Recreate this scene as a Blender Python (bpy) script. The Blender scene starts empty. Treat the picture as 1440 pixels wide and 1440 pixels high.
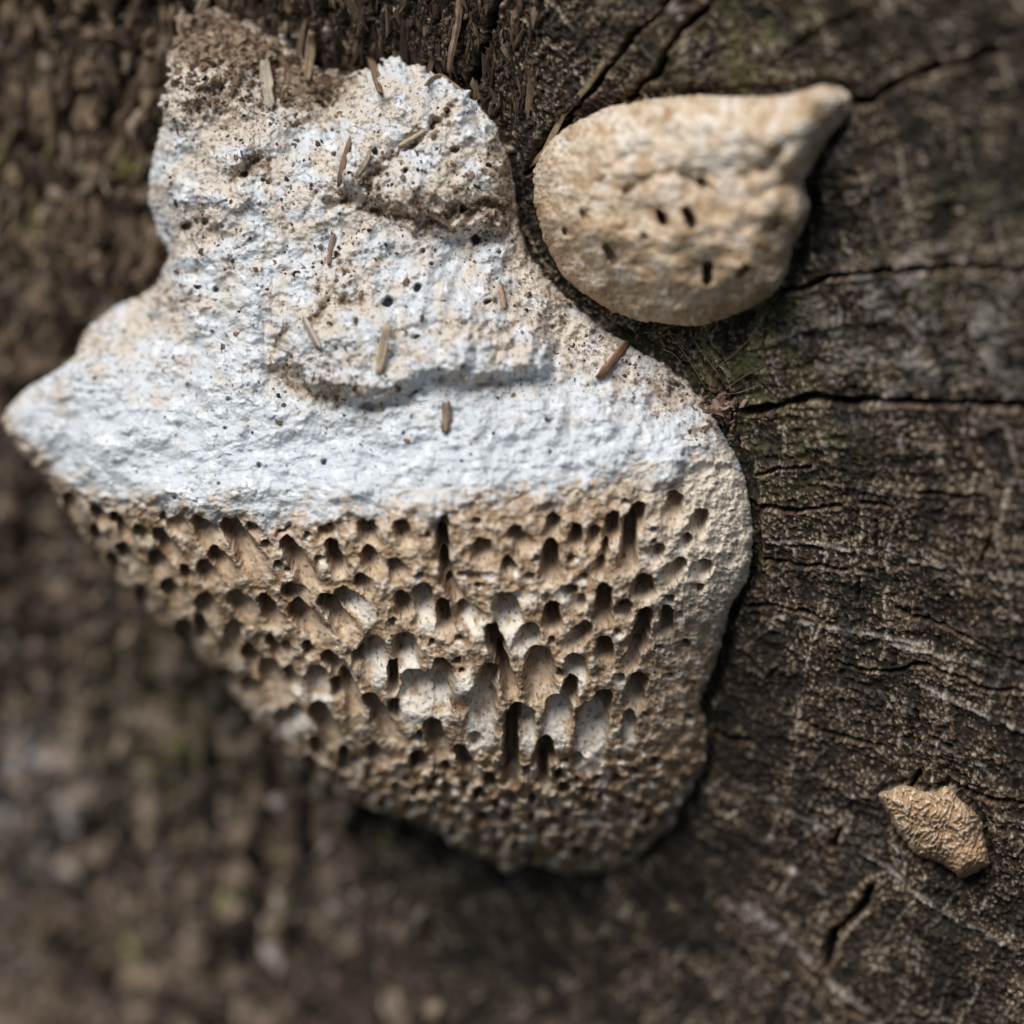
import bpy, math, random
import numpy as np
from mathutils import Vector, Matrix

# ------------------------------------------------------------------ camera, sky, sun, exposure
MM = 0.001
S = bpy.context.scene
COL = S.collection
R = math.radians

YAW, PITCH = R(27), R(20)          # the log end is upright (plane Y = 0, facing -Y); the camera looks down on it from the right
DIST, PXMM = 220.0, 0.05           # working distance in mm, mm per photo pixel at the focus distance
FOCUS_Z = 1.5                      # sharp plane, mm nearer than DIST
r_ = np.array([math.cos(YAW), math.sin(YAW), 0.0])
f_ = np.array([-math.sin(YAW)*math.cos(PITCH), math.cos(YAW)*math.cos(PITCH), -math.sin(PITCH)])
u_ = np.cross(r_, f_)
CAM = -((1000-720)*PXMM*r_ + (720-650)*PXMM*u_) - DIST*f_        # wood plane passes through pixel (1000, 650)

cd = bpy.data.cameras.new('camera')
cam = bpy.data.objects.new('camera', cd); COL.objects.link(cam)
cd.sensor_width = 36; cd.lens = 36*DIST/(1440*PXMM)
cd.clip_start = 0.005; cd.clip_end = 50
cd.dof.use_dof = True; cd.dof.focus_distance = (DIST-FOCUS_Z)*MM; cd.dof.aperture_fstop = 8.8; cd.dof.aperture_blades = 7
M = Matrix(((r_[0], u_[0], -f_[0], CAM[0]*MM), (r_[1], u_[1], -f_[1], CAM[1]*MM), (r_[2], u_[2], -f_[2], CAM[2]*MM), (0, 0, 0, 1)))
cam.matrix_world = M
S.camera = cam

SUN_EL, SUN_AZ = R(56), R(-172)      # high, in front of the log end and to the left
w = bpy.data.worlds.new('World'); S.world = w; w.use_nodes = True
nt = w.node_tree; bg = nt.nodes['Background']
sky = nt.nodes.new('ShaderNodeTexSky'); sky.sky_type = 'NISHITA'; sky.sun_disc = False
sky.sun_elevation = SUN_EL; sky.sun_rotation = SUN_AZ; sky.dust_density = 1.0; sky.ozone_density = 1.0
nt.links.new(sky.outputs[0], bg.inputs[0]); bg.inputs[1].default_value = 0.05
sd_ = bpy.data.lights.new('sun', 'SUN'); sd_.energy = 3.0; sd_.angle = R(36); sd_.color = (1.0, 0.965, 0.92)
sun = bpy.data.objects.new('sun', sd_); COL.objects.link(sun)
to_sun = Vector((math.sin(SUN_AZ)*math.cos(SUN_EL), math.cos(SUN_AZ)*math.cos(SUN_EL), math.sin(SUN_EL)))
sun.rotation_euler = (-to_sun).to_track_quat('-Z', 'Y').to_euler()
sun.location = to_sun*0.5
S.view_settings.view_transform = 'Standard'; S.view_settings.look = 'None'
S.view_settings.exposure = 0.3; S.view_settings.gamma = 1.0
S.render.engine = 'CYCLES'
S.cycles.max_bounces = 6; S.cycles.diffuse_bounces = 4; S.cycles.glossy_bounces = 2

# ------------------------------------------------------------------ numeric helpers
rng = np.random.default_rng(7)
random.seed(7)

def ray(px, py):
    a = (np.asarray(px, float)-720)*PXMM/DIST; b = (720-np.asarray(py, float))*PXMM/DIST
    return f_ + a[..., None]*r_ + b[..., None]*u_
def P(px, py, z):                     # photo pixel + depth (mm nearer than DIST) -> point in mm
    return CAM + (DIST-np.asarray(z, float))[..., None]*ray(px, py)
def zwood(px, py):                    # depth at which the pixel's ray meets the log end
    d = ray(px, py)
    return DIST - (-CAM[1]/d[..., 1])
def to_px(p):                         # point in mm -> pixel
    q = p - CAM
    dz = q@f_
    return 720+(q@r_)/dz*DIST/PXMM, 720-(q@u_)/dz*DIST/PXMM

def _h(ix, iy, s):
    n = (ix.astype(np.int64)*374761393 + iy.astype(np.int64)*668265263 + s*974634777) & 0xFFFFFFFF
    n = ((n ^ (n >> 13))*1274126177) & 0xFFFFFFFF
    n = ((n ^ (n >> 16))*2246822519) & 0xFFFFFFFF
    return ((n ^ (n >> 15)) & 0xFFFFFF).astype(np.float32)/0xFFFFFF
def noise(x, y, s=0):                 # gradient noise, about -1..1
    ix = np.floor(x); iy = np.floor(y); fx = (x-ix).astype(np.float32); fy = (y-iy).astype(np.float32)
    ix = ix.astype(np.int64); iy = iy.astype(np.int64)
    ux = fx*fx*fx*(fx*(fx*6-15)+10); uy = fy*fy*fy*(fy*(fy*6-15)+10)
    def g(dx, dy):
        a = _h(ix+dx, iy+dy, s)*6.2831853
        return np.cos(a)*(fx-dx)+np.sin(a)*(fy-dy)
    return 1.5*((g(0, 0)*(1-ux)+g(1, 0)*ux)*(1-uy)+(g(0, 1)*(1-ux)+g(1, 1)*ux)*uy)
def fbm(x, y, o=4, s=0, gain=.5):
    t = 0; a = 1; n = 0
    for k in range(o):
        t = t+a*noise(x*2**k+17.3*k, y*2**k-9.1*k, s+k); n += a; a *= gain
    return t/n*1.9
def worley(x, y, s=0):
    ix = np.floor(x).astype(np.int64); iy = np.floor(y).astype(np.int64)
    F1 = np.full(x.shape, 9., np.float32); F2 = F1.copy(); I = np.zeros(x.shape, np.float32)
    for dx in (-1, 0, 1):
        for dy in (-1, 0, 1):
            cx = ix+dx; cy = iy+dy; a = _h(cx, cy, s); b = _h(cx, cy, s+51)
            d = np.hypot(cx+a-x, cy+b-y).astype(np.float32)
            m = d < F1
            F2 = np.where(m, F1, np.minimum(F2, d)); I = np.where(m, _h(cx, cy, s+99), I); F1 = np.where(m, d, F1)
    return F1, F2, I
def ss(a, b, x):
    t = np.clip((x-a)/(b-a), 0, 1); return t*t*(3-2*t)
def mix(a, b, t): return a+(b-a)*t
def cmix(a, b, t): return a+(np.asarray(b, np.float32)-a)*t[..., None]
def smooth_poly(pts, n=5, closed=True):
    p = np.array(pts, float); out = []
    N = len(p)
    for i in range(N if closed else N-1):
        if closed: p0, p1, p2, p3 = p[(i-1) % N], p[i], p[(i+1) % N], p[(i+2) % N]
        else: p0, p1, p2, p3 = p[max(i-1, 0)], p[i], p[i+1], p[min(i+2, N-1)]
        for k in range(n):
            t = k/n
            out.append(.5*((2*p1)+(-p0+p2)*t+(2*p0-5*p1+4*p2-p3)*t*t+(-p0+3*p1-3*p2+p3)*t**3))
    if not closed: out.append(p[-1])
    return np.array(out)
def seg_dist(x, y, a, b):
    dx, dy = b[0]-a[0], b[1]-a[1]; L = dx*dx+dy*dy+1e-9
    t = np.clip(((x-a[0])*dx+(y-a[1])*dy)/L, 0, 1)
    return np.hypot(x-a[0]-t*dx, y-a[1]-t*dy), t
def line_dist(x, y, pts):
    d = np.full(np.shape(x), 1e9)
    for a, b in zip(pts[:-1], pts[1:]): d = np.minimum(d, seg_dist(x, y, a, b)[0])
    return d
def poly_sd(x, y, poly):              # + inside
    d = line_dist(x, y, list(poly)+[poly[0]])
    ins = np.zeros(np.shape(x), bool)
    q = np.roll(poly, -1, 0)
    for (x0, y0), (x1, y1) in zip(poly, q):
        if y0 == y1: continue
        ins ^= ((y0 > y) != (y1 > y)) & (x < (x1-x0)*(y-y0)/(y1-y0)+x0)
    return np.where(ins, d, -d)
class Field:                          # coarse raster of a smooth function, bilinear lookup
    def __init__(s, fn, x0, y0, x1, y1, st):
        s.x0, s.y0, s.st = x0, y0, st
        gx, gy = np.meshgrid(np.arange(x0, x1+st, st), np.arange(y0, y1+st, st)); s.a = fn(gx, gy)
    def __call__(s, x, y):
        u = np.clip((x-s.x0)/s.st, 0, s.a.shape[1]-1.001); v = np.clip((y-s.y0)/s.st, 0, s.a.shape[0]-1.001)
        i = u.astype(int); j = v.astype(int); fu = u-i; fv = v-j
        return (s.a[j, i]*(1-fu)+s.a[j, i+1]*fu)*(1-fv)+(s.a[j+1, i]*(1-fu)+s.a[j+1, i+1]*fu)*fv
def tps(ctrl):                        # thin-plate spline
    c = np.array(ctrl, float); n = len(c); X = c[:, :2]/400
    def U(d2): return np.where(d2 > 1e-12, d2*np.log(d2+1e-12), 0)
    K = U(((X[:, None]-X[None])**2).sum(-1))+np.eye(n)*.006
    Pm = np.c_[np.ones(n), X]
    A = np.block([[K, Pm], [Pm.T, np.zeros((3, 3))]])
    sol = np.linalg.solve(A, np.r_[c[:, 2], 0, 0, 0])
    def ev(x, y):
        x = x/400; y = y/400
        t = sol[n]+sol[n+1]*x+sol[n+2]*y
        for i in range(n): t = t+sol[i]*U((x-X[i, 0])**2+(y-X[i, 1])**2)
        return t
    return ev

# ------------------------------------------------------------------ mesh and material helpers
def raw_mesh(name, co, quads, normals=None, color=None):
    me = bpy.data.meshes.new(name)
    me.vertices.add(len(co)); me.vertices.foreach_set('co', np.ascontiguousarray(co, np.float32).ravel())
    k = quads.shape[1]
    me.loops.add(quads.size); me.loops.foreach_set('vertex_index', np.ascontiguousarray(quads, np.int32).ravel())
    me.polygons.add(len(quads)); me.polygons.foreach_set('loop_start', np.arange(0, quads.size, k, dtype=np.int32))
    me.update(calc_edges=True)
    me.polygons.foreach_set('use_smooth', np.ones(len(quads), bool))
    if color is not None:
        at = me.color_attributes.new('Col', 'FLOAT_COLOR', 'POINT')
        at.data.foreach_set('color', np.c_[np.clip(color, 0, 1), np.ones(len(color))].astype(np.float32).ravel())
    if normals is not None:
        me.normals_split_custom_set_from_vertices(normals.astype(np.float32))
    me.update()
    return me
def obj(name, me, mat, parent=None):
    o = bpy.data.objects.new(name, me); COL.objects.link(o)
    if mat is not None: me.materials.append(mat)
    if parent is not None: o.parent = parent
    return o
def tag(o, label=None, cat=None, group=None, kind=None):
    if label: o['label'] = label
    if cat: o['category'] = cat
    if group: o['group'] = group
    if kind: o['kind'] = kind
    return o
def empty(name, p):
    o = bpy.data.objects.new(name, None); COL.objects.link(o); o.location = Vector(p)*MM
    o.empty_display_size = .004
    return o
def place(o, parent):                 # keep world coordinates under an Empty that is not at the origin
    o.parent = parent; o.matrix_parent_inverse = Matrix.Translation(-parent.location)
    return o
def attr_material(name, scale=2500, var=.25, bump=.25, dist=.0002, rough=.9, sss=0.0, spec=.15, hue=None):
    m = bpy.data.materials.new(name); m.use_nodes = True; n = m.node_tree.nodes; l = m.node_tree.links
    b = n['Principled BSDF']; b.inputs['Roughness'].default_value = rough; b.inputs['Specular IOR Level'].default_value = spec
    at = n.new('ShaderNodeAttribute'); at.attribute_name = 'Col'
    tc = n.new('ShaderNodeTexCoord')
    nz = n.new('ShaderNodeTexNoise'); nz.inputs['Scale'].default_value = scale; nz.inputs['Detail'].default_value = 5; nz.inputs['Roughness'].default_value = .65
    l.new(tc.outputs['Object'], nz.inputs['Vector'])
    mr = n.new('ShaderNodeMapRange'); mr.inputs[1].default_value = .3; mr.inputs[2].default_value = .7
    mr.inputs[3].default_value = 1-var; mr.inputs[4].default_value = 1+var
    l.new(nz.outputs[0], mr.inputs[0])
    mx = n.new('ShaderNodeVectorMath'); mx.operation = 'SCALE'
    l.new(at.outputs['Color'], mx.inputs[0]); l.new(mr.outputs[0], mx.inputs['Scale'])
    l.new(mx.outputs[0], b.inputs['Base Color'])
    n2 = n.new('ShaderNodeTexNoise'); n2.inputs['Scale'].default_value = scale*2.2; n2.inputs['Detail'].default_value = 4
    l.new(tc.outputs['Object'], n2.inputs['Vector'])
    bp = n.new('ShaderNodeBump'); bp.inputs['Strength'].default_value = bump; bp.inputs['Distance'].default_value = dist
    l.new(n2.outputs[0], bp.inputs['Height']); l.new(bp.outputs[0], b.inputs['Normal'])
    if sss:
        b.inputs['Subsurface Weight'].default_value = sss; b.inputs['Subsurface Radius'].default_value = (1, .6, .35); b.inputs['Subsurface Scale'].default_value = .0005
    return m
MAT_CAP = attr_material('white_fungus_crust', 2600, .10, .5, .00012)
MAT_PORE = attr_material('tan_pore_layer', 2600, .16, .5, .00012)
MAT_SMALL = attr_material('cream_fungus_flesh', 2200, .14, .6, .00014, 1.0, spec=.05)
MAT_WOOD = attr_material('weathered_end_grain', 2400, .45, .7, .0002, .85, spec=.25)
MAT_CHIP = attr_material('wood_fragment', 1800, .3, .5, .00012, .85)

# ------------------------------------------------------------------ outlines traced from the photograph (pixels)
BIG = smooth_poly([(4,588),(28,556),(60,532),(98,508),(122,466),(160,432),(205,412),(226,388),(238,356),(222,328),(211,290),(210,250),(218,205),(228,155),(236,110),(241,62),(252,24),(300,16),(352,34),(400,58),(440,92),(468,104),(494,96),(520,100),(548,84),(592,94),(640,122),(664,138),(692,172),(715,220),(724,270),(737,340),(760,380),(792,412),(832,450),(880,482),(930,510),(972,542),(1002,580),(1022,620),(1042,660),(1053,700),(1059,750),(1055,802),(1040,832),(1024,862),(1015,905),(1000,952),(985,988),(993,1018),(994,1050),(987,1085),(965,1122),(947,1160),(925,1180),(905,1197),(880,1216),(830,1229),(780,1223),(742,1214),(715,1228),(688,1210),(640,1190),(610,1166),(560,1150),(500,1128),(440,1090),(385,1042),(340,992),(290,932),(232,882),(180,832),(140,782),(100,732),(72,684),(44,652),(16,620)], 4)
SMALL = smooth_poly([(750,268),(752,240),(765,210),(790,184),(824,164),(870,148),(930,138),(980,134),(1040,136),(1085,136),(1128,128),(1160,120),(1186,128),(1196,146),(1186,166),(1166,192),(1150,218),(1138,240),(1130,257),(1139,290),(1130,322),(1115,346),(1108,380),(1095,405),(1060,430),(1020,448),(980,458),(930,455),(880,445),(840,426),(805,400),(780,370),(764,332),(754,300)], 5)
TINY = smooth_poly([(1237,1116),(1252,1110),(1272,1104),(1300,1113),(1318,1111),(1336,1107),(1350,1124),(1376,1146),(1384,1180),(1393,1214),(1380,1223),(1354,1236),(1338,1226),(1318,1211),(1290,1201),(1272,1182),(1256,1160),(1244,1138)], 4)
SD_BIG = Field(lambda x, y: poly_sd(x, y, BIG), -80, -60, 1140, 1320, 4)
SD_SMALL = Field(lambda x, y: poly_sd(x, y, SMALL), 680, 60, 1270, 530, 3)
SD_TINY = Field(lambda x, y: poly_sd(x, y, TINY), 1190, 1060, 1440, 1280, 2.5)
RIM = np.array([(-20,575),(20,612),(60,655),(110,690),(160,706),(230,724),(300,730),(400,738),(480,735),(560,728),(650,716),(720,706),(800,701),(870,690),(940,672),(1000,655),(1080,668)], float)
def rim_y(x): return np.interp(x, RIM[:, 0], RIM[:, 1])

# ------------------------------------------------------------------ the log end: one upright sheet with rings, rays and checks
PITH = P(np.array(250.), np.array(630.), zwood(np.array(250.), np.array(630.)))
def axis(lo, a, b, hi, st_fun):
    xs = [a]
    while xs[-1] < b: xs.append(xs[-1]+st_fun(xs[-1]))
    s = 4.
    while xs[-1] < hi: xs.append(xs[-1]+s); s *= 1.18
    s = 5.; pre = [a]
    while pre[-1] > lo: pre.append(pre[-1]-s); s *= 1.18
    return np.array(pre[:0:-1]+xs)
ax = axis(-1100, -90, 1530, 2300, lambda x: 4.2 if x < 430 else (3. if x < 620 else 2.0))
ay = axis(-1100, -90, 1530, 2500, lambda y: 2.1)
GX, GY = np.meshgrid(ax, ay)
Z0 = zwood(GX, GY)
W = P(GX, GY, Z0)                     # points on the plane Y = 0
wx, wz = W[..., 0], W[..., 2]
RR = np.hypot(wx-PITH[0], wz-PITH[2]); TH = np.arctan2(wz-PITH[2], wx-PITH[0])
TT = TH*34                            # tangential coordinate in mm at mid radius
warp = fbm(wx/9, wz/9, 3, 3)
rr = RR+1.1*warp
# rings, wood rays, cells
per = 2.5
ring_i = rr/per+.35*noise(rr/7, TT/60, 8)
rf = ring_i-np.floor(ring_i)
ringline = np.exp(-((rf-.5)/.07)**2)*ss(-.35, .35, fbm(TT/1.6, rr/2.5, 3, 11))
ray_n = fbm(TT/.55+.25*warp, rr/3.2, 3, 21)
ray_w = noise(TT/2.1, rr/14, 25)
rayline = ss(.52, .68, noise(TT/1.0+.2*noise(rr/3, TT, 3), rr/11, 27))
cells = fbm(wx/.44, wz/.44, 3, 31, .75)
F1, F2, ID = worley(TT/1.25+.35*noise(wx/1.4, wz/1.4, 5), rr/1.5+.35*noise(wx/1.4, wz/1.4, 6), 41)
blocks = 1-ss(.03, .16, F2-F1)
G1, G2, GI = worley(wx/.46, wz/.46, 43)
lump = fbm(wx/2.6, wz/2.6, 4, 51)
big = fbm(wx/11, wz/11, 3, 55)
leftness = ss(560, 120, GX+.25*(GY-300))*ss(1100, 500, GY)          # crumbling wood to the left
leftlow = ss(620, 300, GX)*ss(560, 900, GY)
topness = ss(190, 40, GY)*ss(760, 640, GX)
H = .16*ringline+.17*ray_n+.18*cells+.16*rayline-.12*blocks+.16*lump+.5*big+.06*(GI-.5)
H = H+leftness*(1.1*lump+.8*np.abs(fbm(wx/1.6, wz/2.6, 3, 61)))+leftlow*(.7*lump+.5*fbm(wx/1.2, wz/4, 3, 63))+topness*(.9*fbm(wx/.7, wz/3., 3, 65))
# checks: long drying cracks, traced where they run
CRACKS = [([(1092,412),(1150,398),(1200,388),(1260,379),(1340,375),(1420,376),(1560,380)],3.2,2.4),
 ([(1040,578),(1085,574),(1120,564),(1145,559),(1175,563),(1260,562),(1350,566),(1440,572),(1560,580)],3.4,2.4),
 ([(1200,150),(1225,140),(1260,118),(1300,100),(1370,82),(1460,55),(1560,20)],4.2,2.6),
 ([(1060,663),(1100,661),(1140,655)],2.0,1.3),([(1060,714),(1120,716),(1180,712)],2.2,1.6),([(1210,707),(1250,711)],2.2,1.4),([(1290,694),(1350,697),(1390,702)],2.,1.3),
 ([(1068,788),(1130,795),(1190,803)],2.,1.2),([(1030,846),(1090,853),(1160,866)],2.,1.2),([(1260,860),(1380,905),(1460,950)],1.8,1.2),
 ([(655,140),(672,90),(690,40),(708,-10)],4.5,2.8),([(732,252),(768,205),(800,160),(850,105),(905,40),(960,-20)],3.,2.2),
 ([(880,140),(930,95),(945,60),(985,20),(1020,-20)],3.6,2.2),([(1080,95),(1140,50),(1200,20),(1260,-20)],2.2,1.4),
 ([(1290,1085),(1278,1110),(1262,1140)],2.6,1.6),([(1225,1250),(1200,1290),(1175,1315),(1160,1355)],5.,2.2),([(1180,1170),(1168,1190)],3.,1.5),
 ([(1110,1330),(1150,1375),(1210,1425),(1260,1470)],2.6,1.6),([(1060,1040),(1000,1035)],3.,1.3),([(1290,1000),(1300,1030),(1340,1050)],2.4,1.4),
 ([(960,470),(1000,530),(1040,575)],2.2,1.2),([(995,480),(1025,525)],2.,1.0),([(1085,430),(1075,480),(1090,520)],1.8,.9),
 ([(1390,705),(1392,740),(1380,790)],2.,1.2),([(1362,575),(1360,610),(1375,650)],2.,1.2),([(1232,735),(1226,790)],2.,1.1),([(1207,815),(1205,850)],2.,1.1),
 ([(372,1010),(384,1150),(370,1300),(392,1460)],7.,2.),([(110,1180),(75,1260),(120,1400)],26.,2.4),([(30,760),(40,880),(20,960)],12.,2.5),
 ([(1440,1130),(1380,1120),(1330,1095)],2.2,1.2),([(1180,930),(1240,945),(1300,935),(1370,960),(1450,975)],2.,1.2),([(1120,1010),(1180,1035),(1240,1050)],2.,1.1)]
wob = 5*noise(GX/38, GY/38, 71)+2.2*noise(GX/11, GY/11, 72)
crack = np.zeros_like(H); lipc = np.zeros_like(H)
for pts, cw, dep in CRACKS:
    pts = np.array(pts, float); x0, y0 = pts.min(0)-40; x1, y1 = pts.max(0)+40
    i0, i1 = np.searchsorted(ax, (x0, x1)); j0, j1 = np.searchsorted(ay, (y0, y1)); s = np.s_[j0:j1, i0:i1]
    if crack[s].size == 0: continue
    sp = smooth_poly(pts, 4, False)
    d = line_dist(GX[s]+wob[s]*.6, GY[s]+wob[s], sp)
    var = .6+.7*ss(-.5, .5, noise(GX[s]/45, GY[s]/45, 74))
    crack[s] = np.maximum(crack[s], dep*np.exp(-(d/(cw*var))**2))
    lipc[s] = np.maximum(lipc[s], np.exp(-((d-cw*2.4)/(cw*1.1))**2))
# pale medullary rays that stand proud
RAYS = [([(1035,1095),(1100,1130),(1180,1180),(1250,1225),(1340,1290),(1440,1345)],4.),([(1030,1260),(1080,1300),(1140,1355),(1200,1410),(1260,1470)],6.),([(1110,1225),(1165,1262)],3.),
 ([(1250,905),(1330,925),(1440,950)],3.),([(1100,870),(1180,885),(1300,908)],3.),([(1290,960),(1360,995),(1450,1030)],3.),([(940,-10),(965,45),(955,110)],6.),([(1080,760),(1200,775),(1330,800)],2.5),([(1300,1040),(1380,1075),(1450,1100)],3.)]
ray_p = np.zeros_like(H)
for pts, cw in RAYS:
    pts = np.array(pts, float); x0, y0 = pts.min(0)-30; x1, y1 = pts.max(0)+30
    i0, i1 = np.searchsorted(ax, (x0, x1)); j0, j1 = np.searchsorted(ay, (y0, y1)); s = np.s_[j0:j1, i0:i1]
    d = line_dist(GX[s]+wob[s]*.5, GY[s]+wob[s]*.5, smooth_poly(pts, 4, False))
    ray_p[s] = np.maximum(ray_p[s], np.exp(-(d/cw)**2)*ss(-.5, .2, noise(GX[s]/22, GY[s]/22, 77)))
H = H-crack+.10*lipc+.16*ray_p
sb, sm, st_ = SD_BIG(GX, GY), SD_SMALL(GX, GY), SD_TINY(GX, GY)
near = np.minimum.reduce([np.abs(sb+2), np.abs(sm+4), np.abs(st_+3)*2])
H = H-.8*ss(16, 2, near)*(1-leftness)           # the wood shrinks back from the fungi
# colour of the wood itself: dark rotten grain, grey weathered ridges, green algae
hi = ss(-.3, .7, .55*cells+.35*ray_n+.5*ringline+.5*rayline*.6+.25*lump)
c = np.zeros(H.shape+(3,), np.float32)+np.array((.018, .012, .008), np.float32)
c = cmix(c, (.12, .078, .046), hi*.85)
spk = fbm(wx/.24, wz/.24, 2, 33, .7)
c = cmix(c, (.25, .19, .125), ss(.3, .9, cells+.5*ringline+.4*ray_w)*.65)
c = cmix(c, (.42, .37, .32), np.clip(ray_p*.9+.5*rayline*ss(.1, .6, cells+.3)*.8, 0, 1))
c = cmix(c, (.22, .14, .085), .45*lipc)
c = cmix(c, (.43, .36, .27), ss(.35, .85, spk+.35*cells+.3*ray_n)*.75)
c = cmix(c, (.46, .41, .33), ss(.2, .7, ringline*(.5+.8*spk))*.8)
c = cmix(c, (.010, .0075, .005), ss(-.2, -.7, spk+.5*cells)*.8)
stain = ss(.05, .5, fbm(TT/3.2, rr/2.6, 3, 81))
c = cmix(c, (.012, .010, .008), stain*.72)
dark = np.zeros_like(H)
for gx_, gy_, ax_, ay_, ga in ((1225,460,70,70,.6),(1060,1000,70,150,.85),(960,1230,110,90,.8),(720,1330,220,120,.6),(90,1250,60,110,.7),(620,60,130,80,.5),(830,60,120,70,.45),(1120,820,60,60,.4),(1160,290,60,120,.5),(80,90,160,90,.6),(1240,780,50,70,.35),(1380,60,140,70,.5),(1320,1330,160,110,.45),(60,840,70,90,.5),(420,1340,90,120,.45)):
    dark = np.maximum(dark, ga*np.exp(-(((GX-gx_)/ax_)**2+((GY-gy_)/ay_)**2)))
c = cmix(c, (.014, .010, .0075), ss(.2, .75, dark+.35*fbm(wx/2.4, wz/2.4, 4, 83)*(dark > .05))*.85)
c = cmix(c, (.012, .008, .006), ss(.75, .98, blocks)*.55)
c = cmix(c, (.012, .008, .005), ss(.25, 1.2, crack)*.8)
green = np.zeros_like(H)
for gx, gy, gr, ga in ((1030,500,110,.5),(210,960,120,.5),(240,1080,90,.45),(30,280,120,.45),(1050,70,150,.35),(1120,600,90,.3),(1340,330,120,.2)):
    green = np.maximum(green, ga*np.exp(-(((GX-gx)**2+(GY-gy)**2)/gr**2)))
green = green*ss(-.3, .4, fbm(wx/2.2, wz/2.2, 3, 91))
c = cmix(c, (.15, .15, .055), green)
grey = np.maximum.reduce([.8*np.exp(-(((GX-40)/130)**2+((GY-1130)/110)**2)), .5*np.exp(-(((GX-1330)/170)**2+((GY-450)/110)**2)), .35*np.exp(-(((GX-200)/200)**2+((GY-1020)/140)**2))])
c = cmix(c, (.40, .37, .34), grey*ss(-.1, .5, lump+.4*cells))
tan = np.maximum(leftness, leftlow*.8)
c = cmix(c, (.23, .165, .115), tan*ss(-.1, .55, lump+.35*cells)*.7)
lb = .75*fbm(wx/2.4, wz/4., 4, 97)+.75*fbm(wx/2.2, wz/22, 2, 98)
c = cmix(c, (.25, .185, .135), leftlow*.9*ss(-.1, .7, lb))
c = cmix(c, (.018, .013, .010), leftlow*.9*ss(.05, -.6, lb))
jx, jy = W.copy(), None
W2 = W.copy(); W2[..., 1] -= H
ny, nx = H.shape
idx = np.arange(ny*nx).reshape(ny, nx)
q = np.stack([idx[:-1, :-1], idx[1:, :-1], idx[1:, 1:], idx[:-1, 1:]], -1).reshape(-1, 4)
# closed block behind the sheet
loop = np.r_[idx[0, :], idx[1:, -1], idx[-1, -2::-1], idx[-2:0:-1, 0]]
back = W2.reshape(-1, 3)[loop].copy(); back[:, 1] = 60.
n0 = ny*nx; m = len(loop); bi = n0+np.arange(m)
skirt = np.stack([loop, np.roll(loop, -1), np.roll(bi, -1), bi], -1)
cen = n0+m
backq = np.stack([bi, np.roll(bi, -1), np.full(m, cen), np.full(m, cen)], -1)
allco = np.vstack([W2.reshape(-1, 3), back, back.mean(0)[None]])*MM
allc = np.vstack([c.reshape(-1, 3), np.full((m+1, 3), .05, np.float32)])
log = obj('log_end', raw_mesh('log_end', allco, np.vstack([q, skirt]), None, allc), MAT_WOOD)
tag(log, 'dark weathered end grain of a cracked log under the fungi', None, None, 'structure')
HW = None
def wood_h(px, py):                   # relief height of the log end at a pixel
    i = np.clip(np.searchsorted(ax, px), 0, nx-1); j = np.clip(np.searchsorted(ay, py), 0, ny-1)
    return H[j, i]
del F1, F2, G1, G2

# ------------------------------------------------------------------ relief bodies: a closed shell from its visible face back into the wood
def relief_grid(x0, y0, x1, y1, st, sdf, rough=2.0, top=0.):
    gx, gy = np.meshgrid(np.arange(x0, x1, st), np.arange(y0, y1, st))
    def f(x, y): return sdf(x, y)+(rough+top*ss(230, 120, y))*noise(x/9, y/9, 5)+2*top*ss(230, 120, y)*noise(x/24, y/24, 9)+rough*1.3*noise(x/27, y/27, 6)+.5*rough*noise(x/4, y/4, 7)
    s = f(gx, gy); e = 1.
    dx = (f(gx+e, gy)-f(gx-e, gy))/(2*e); dy = (f(gx, gy+e)-f(gx, gy-e))/(2*e); g2 = np.maximum(dx*dx+dy*dy, .25)
    near = np.abs(s) < .55*st                     # slide the border points onto the outline
    gx = np.where(near, gx-s*dx/g2, gx); gy = np.where(near, gy-s*dy/g2, gy)
    s = np.where(near, 0.02, s)
    return gx, gy, s, (dx/g2, dy/g2)
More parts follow.
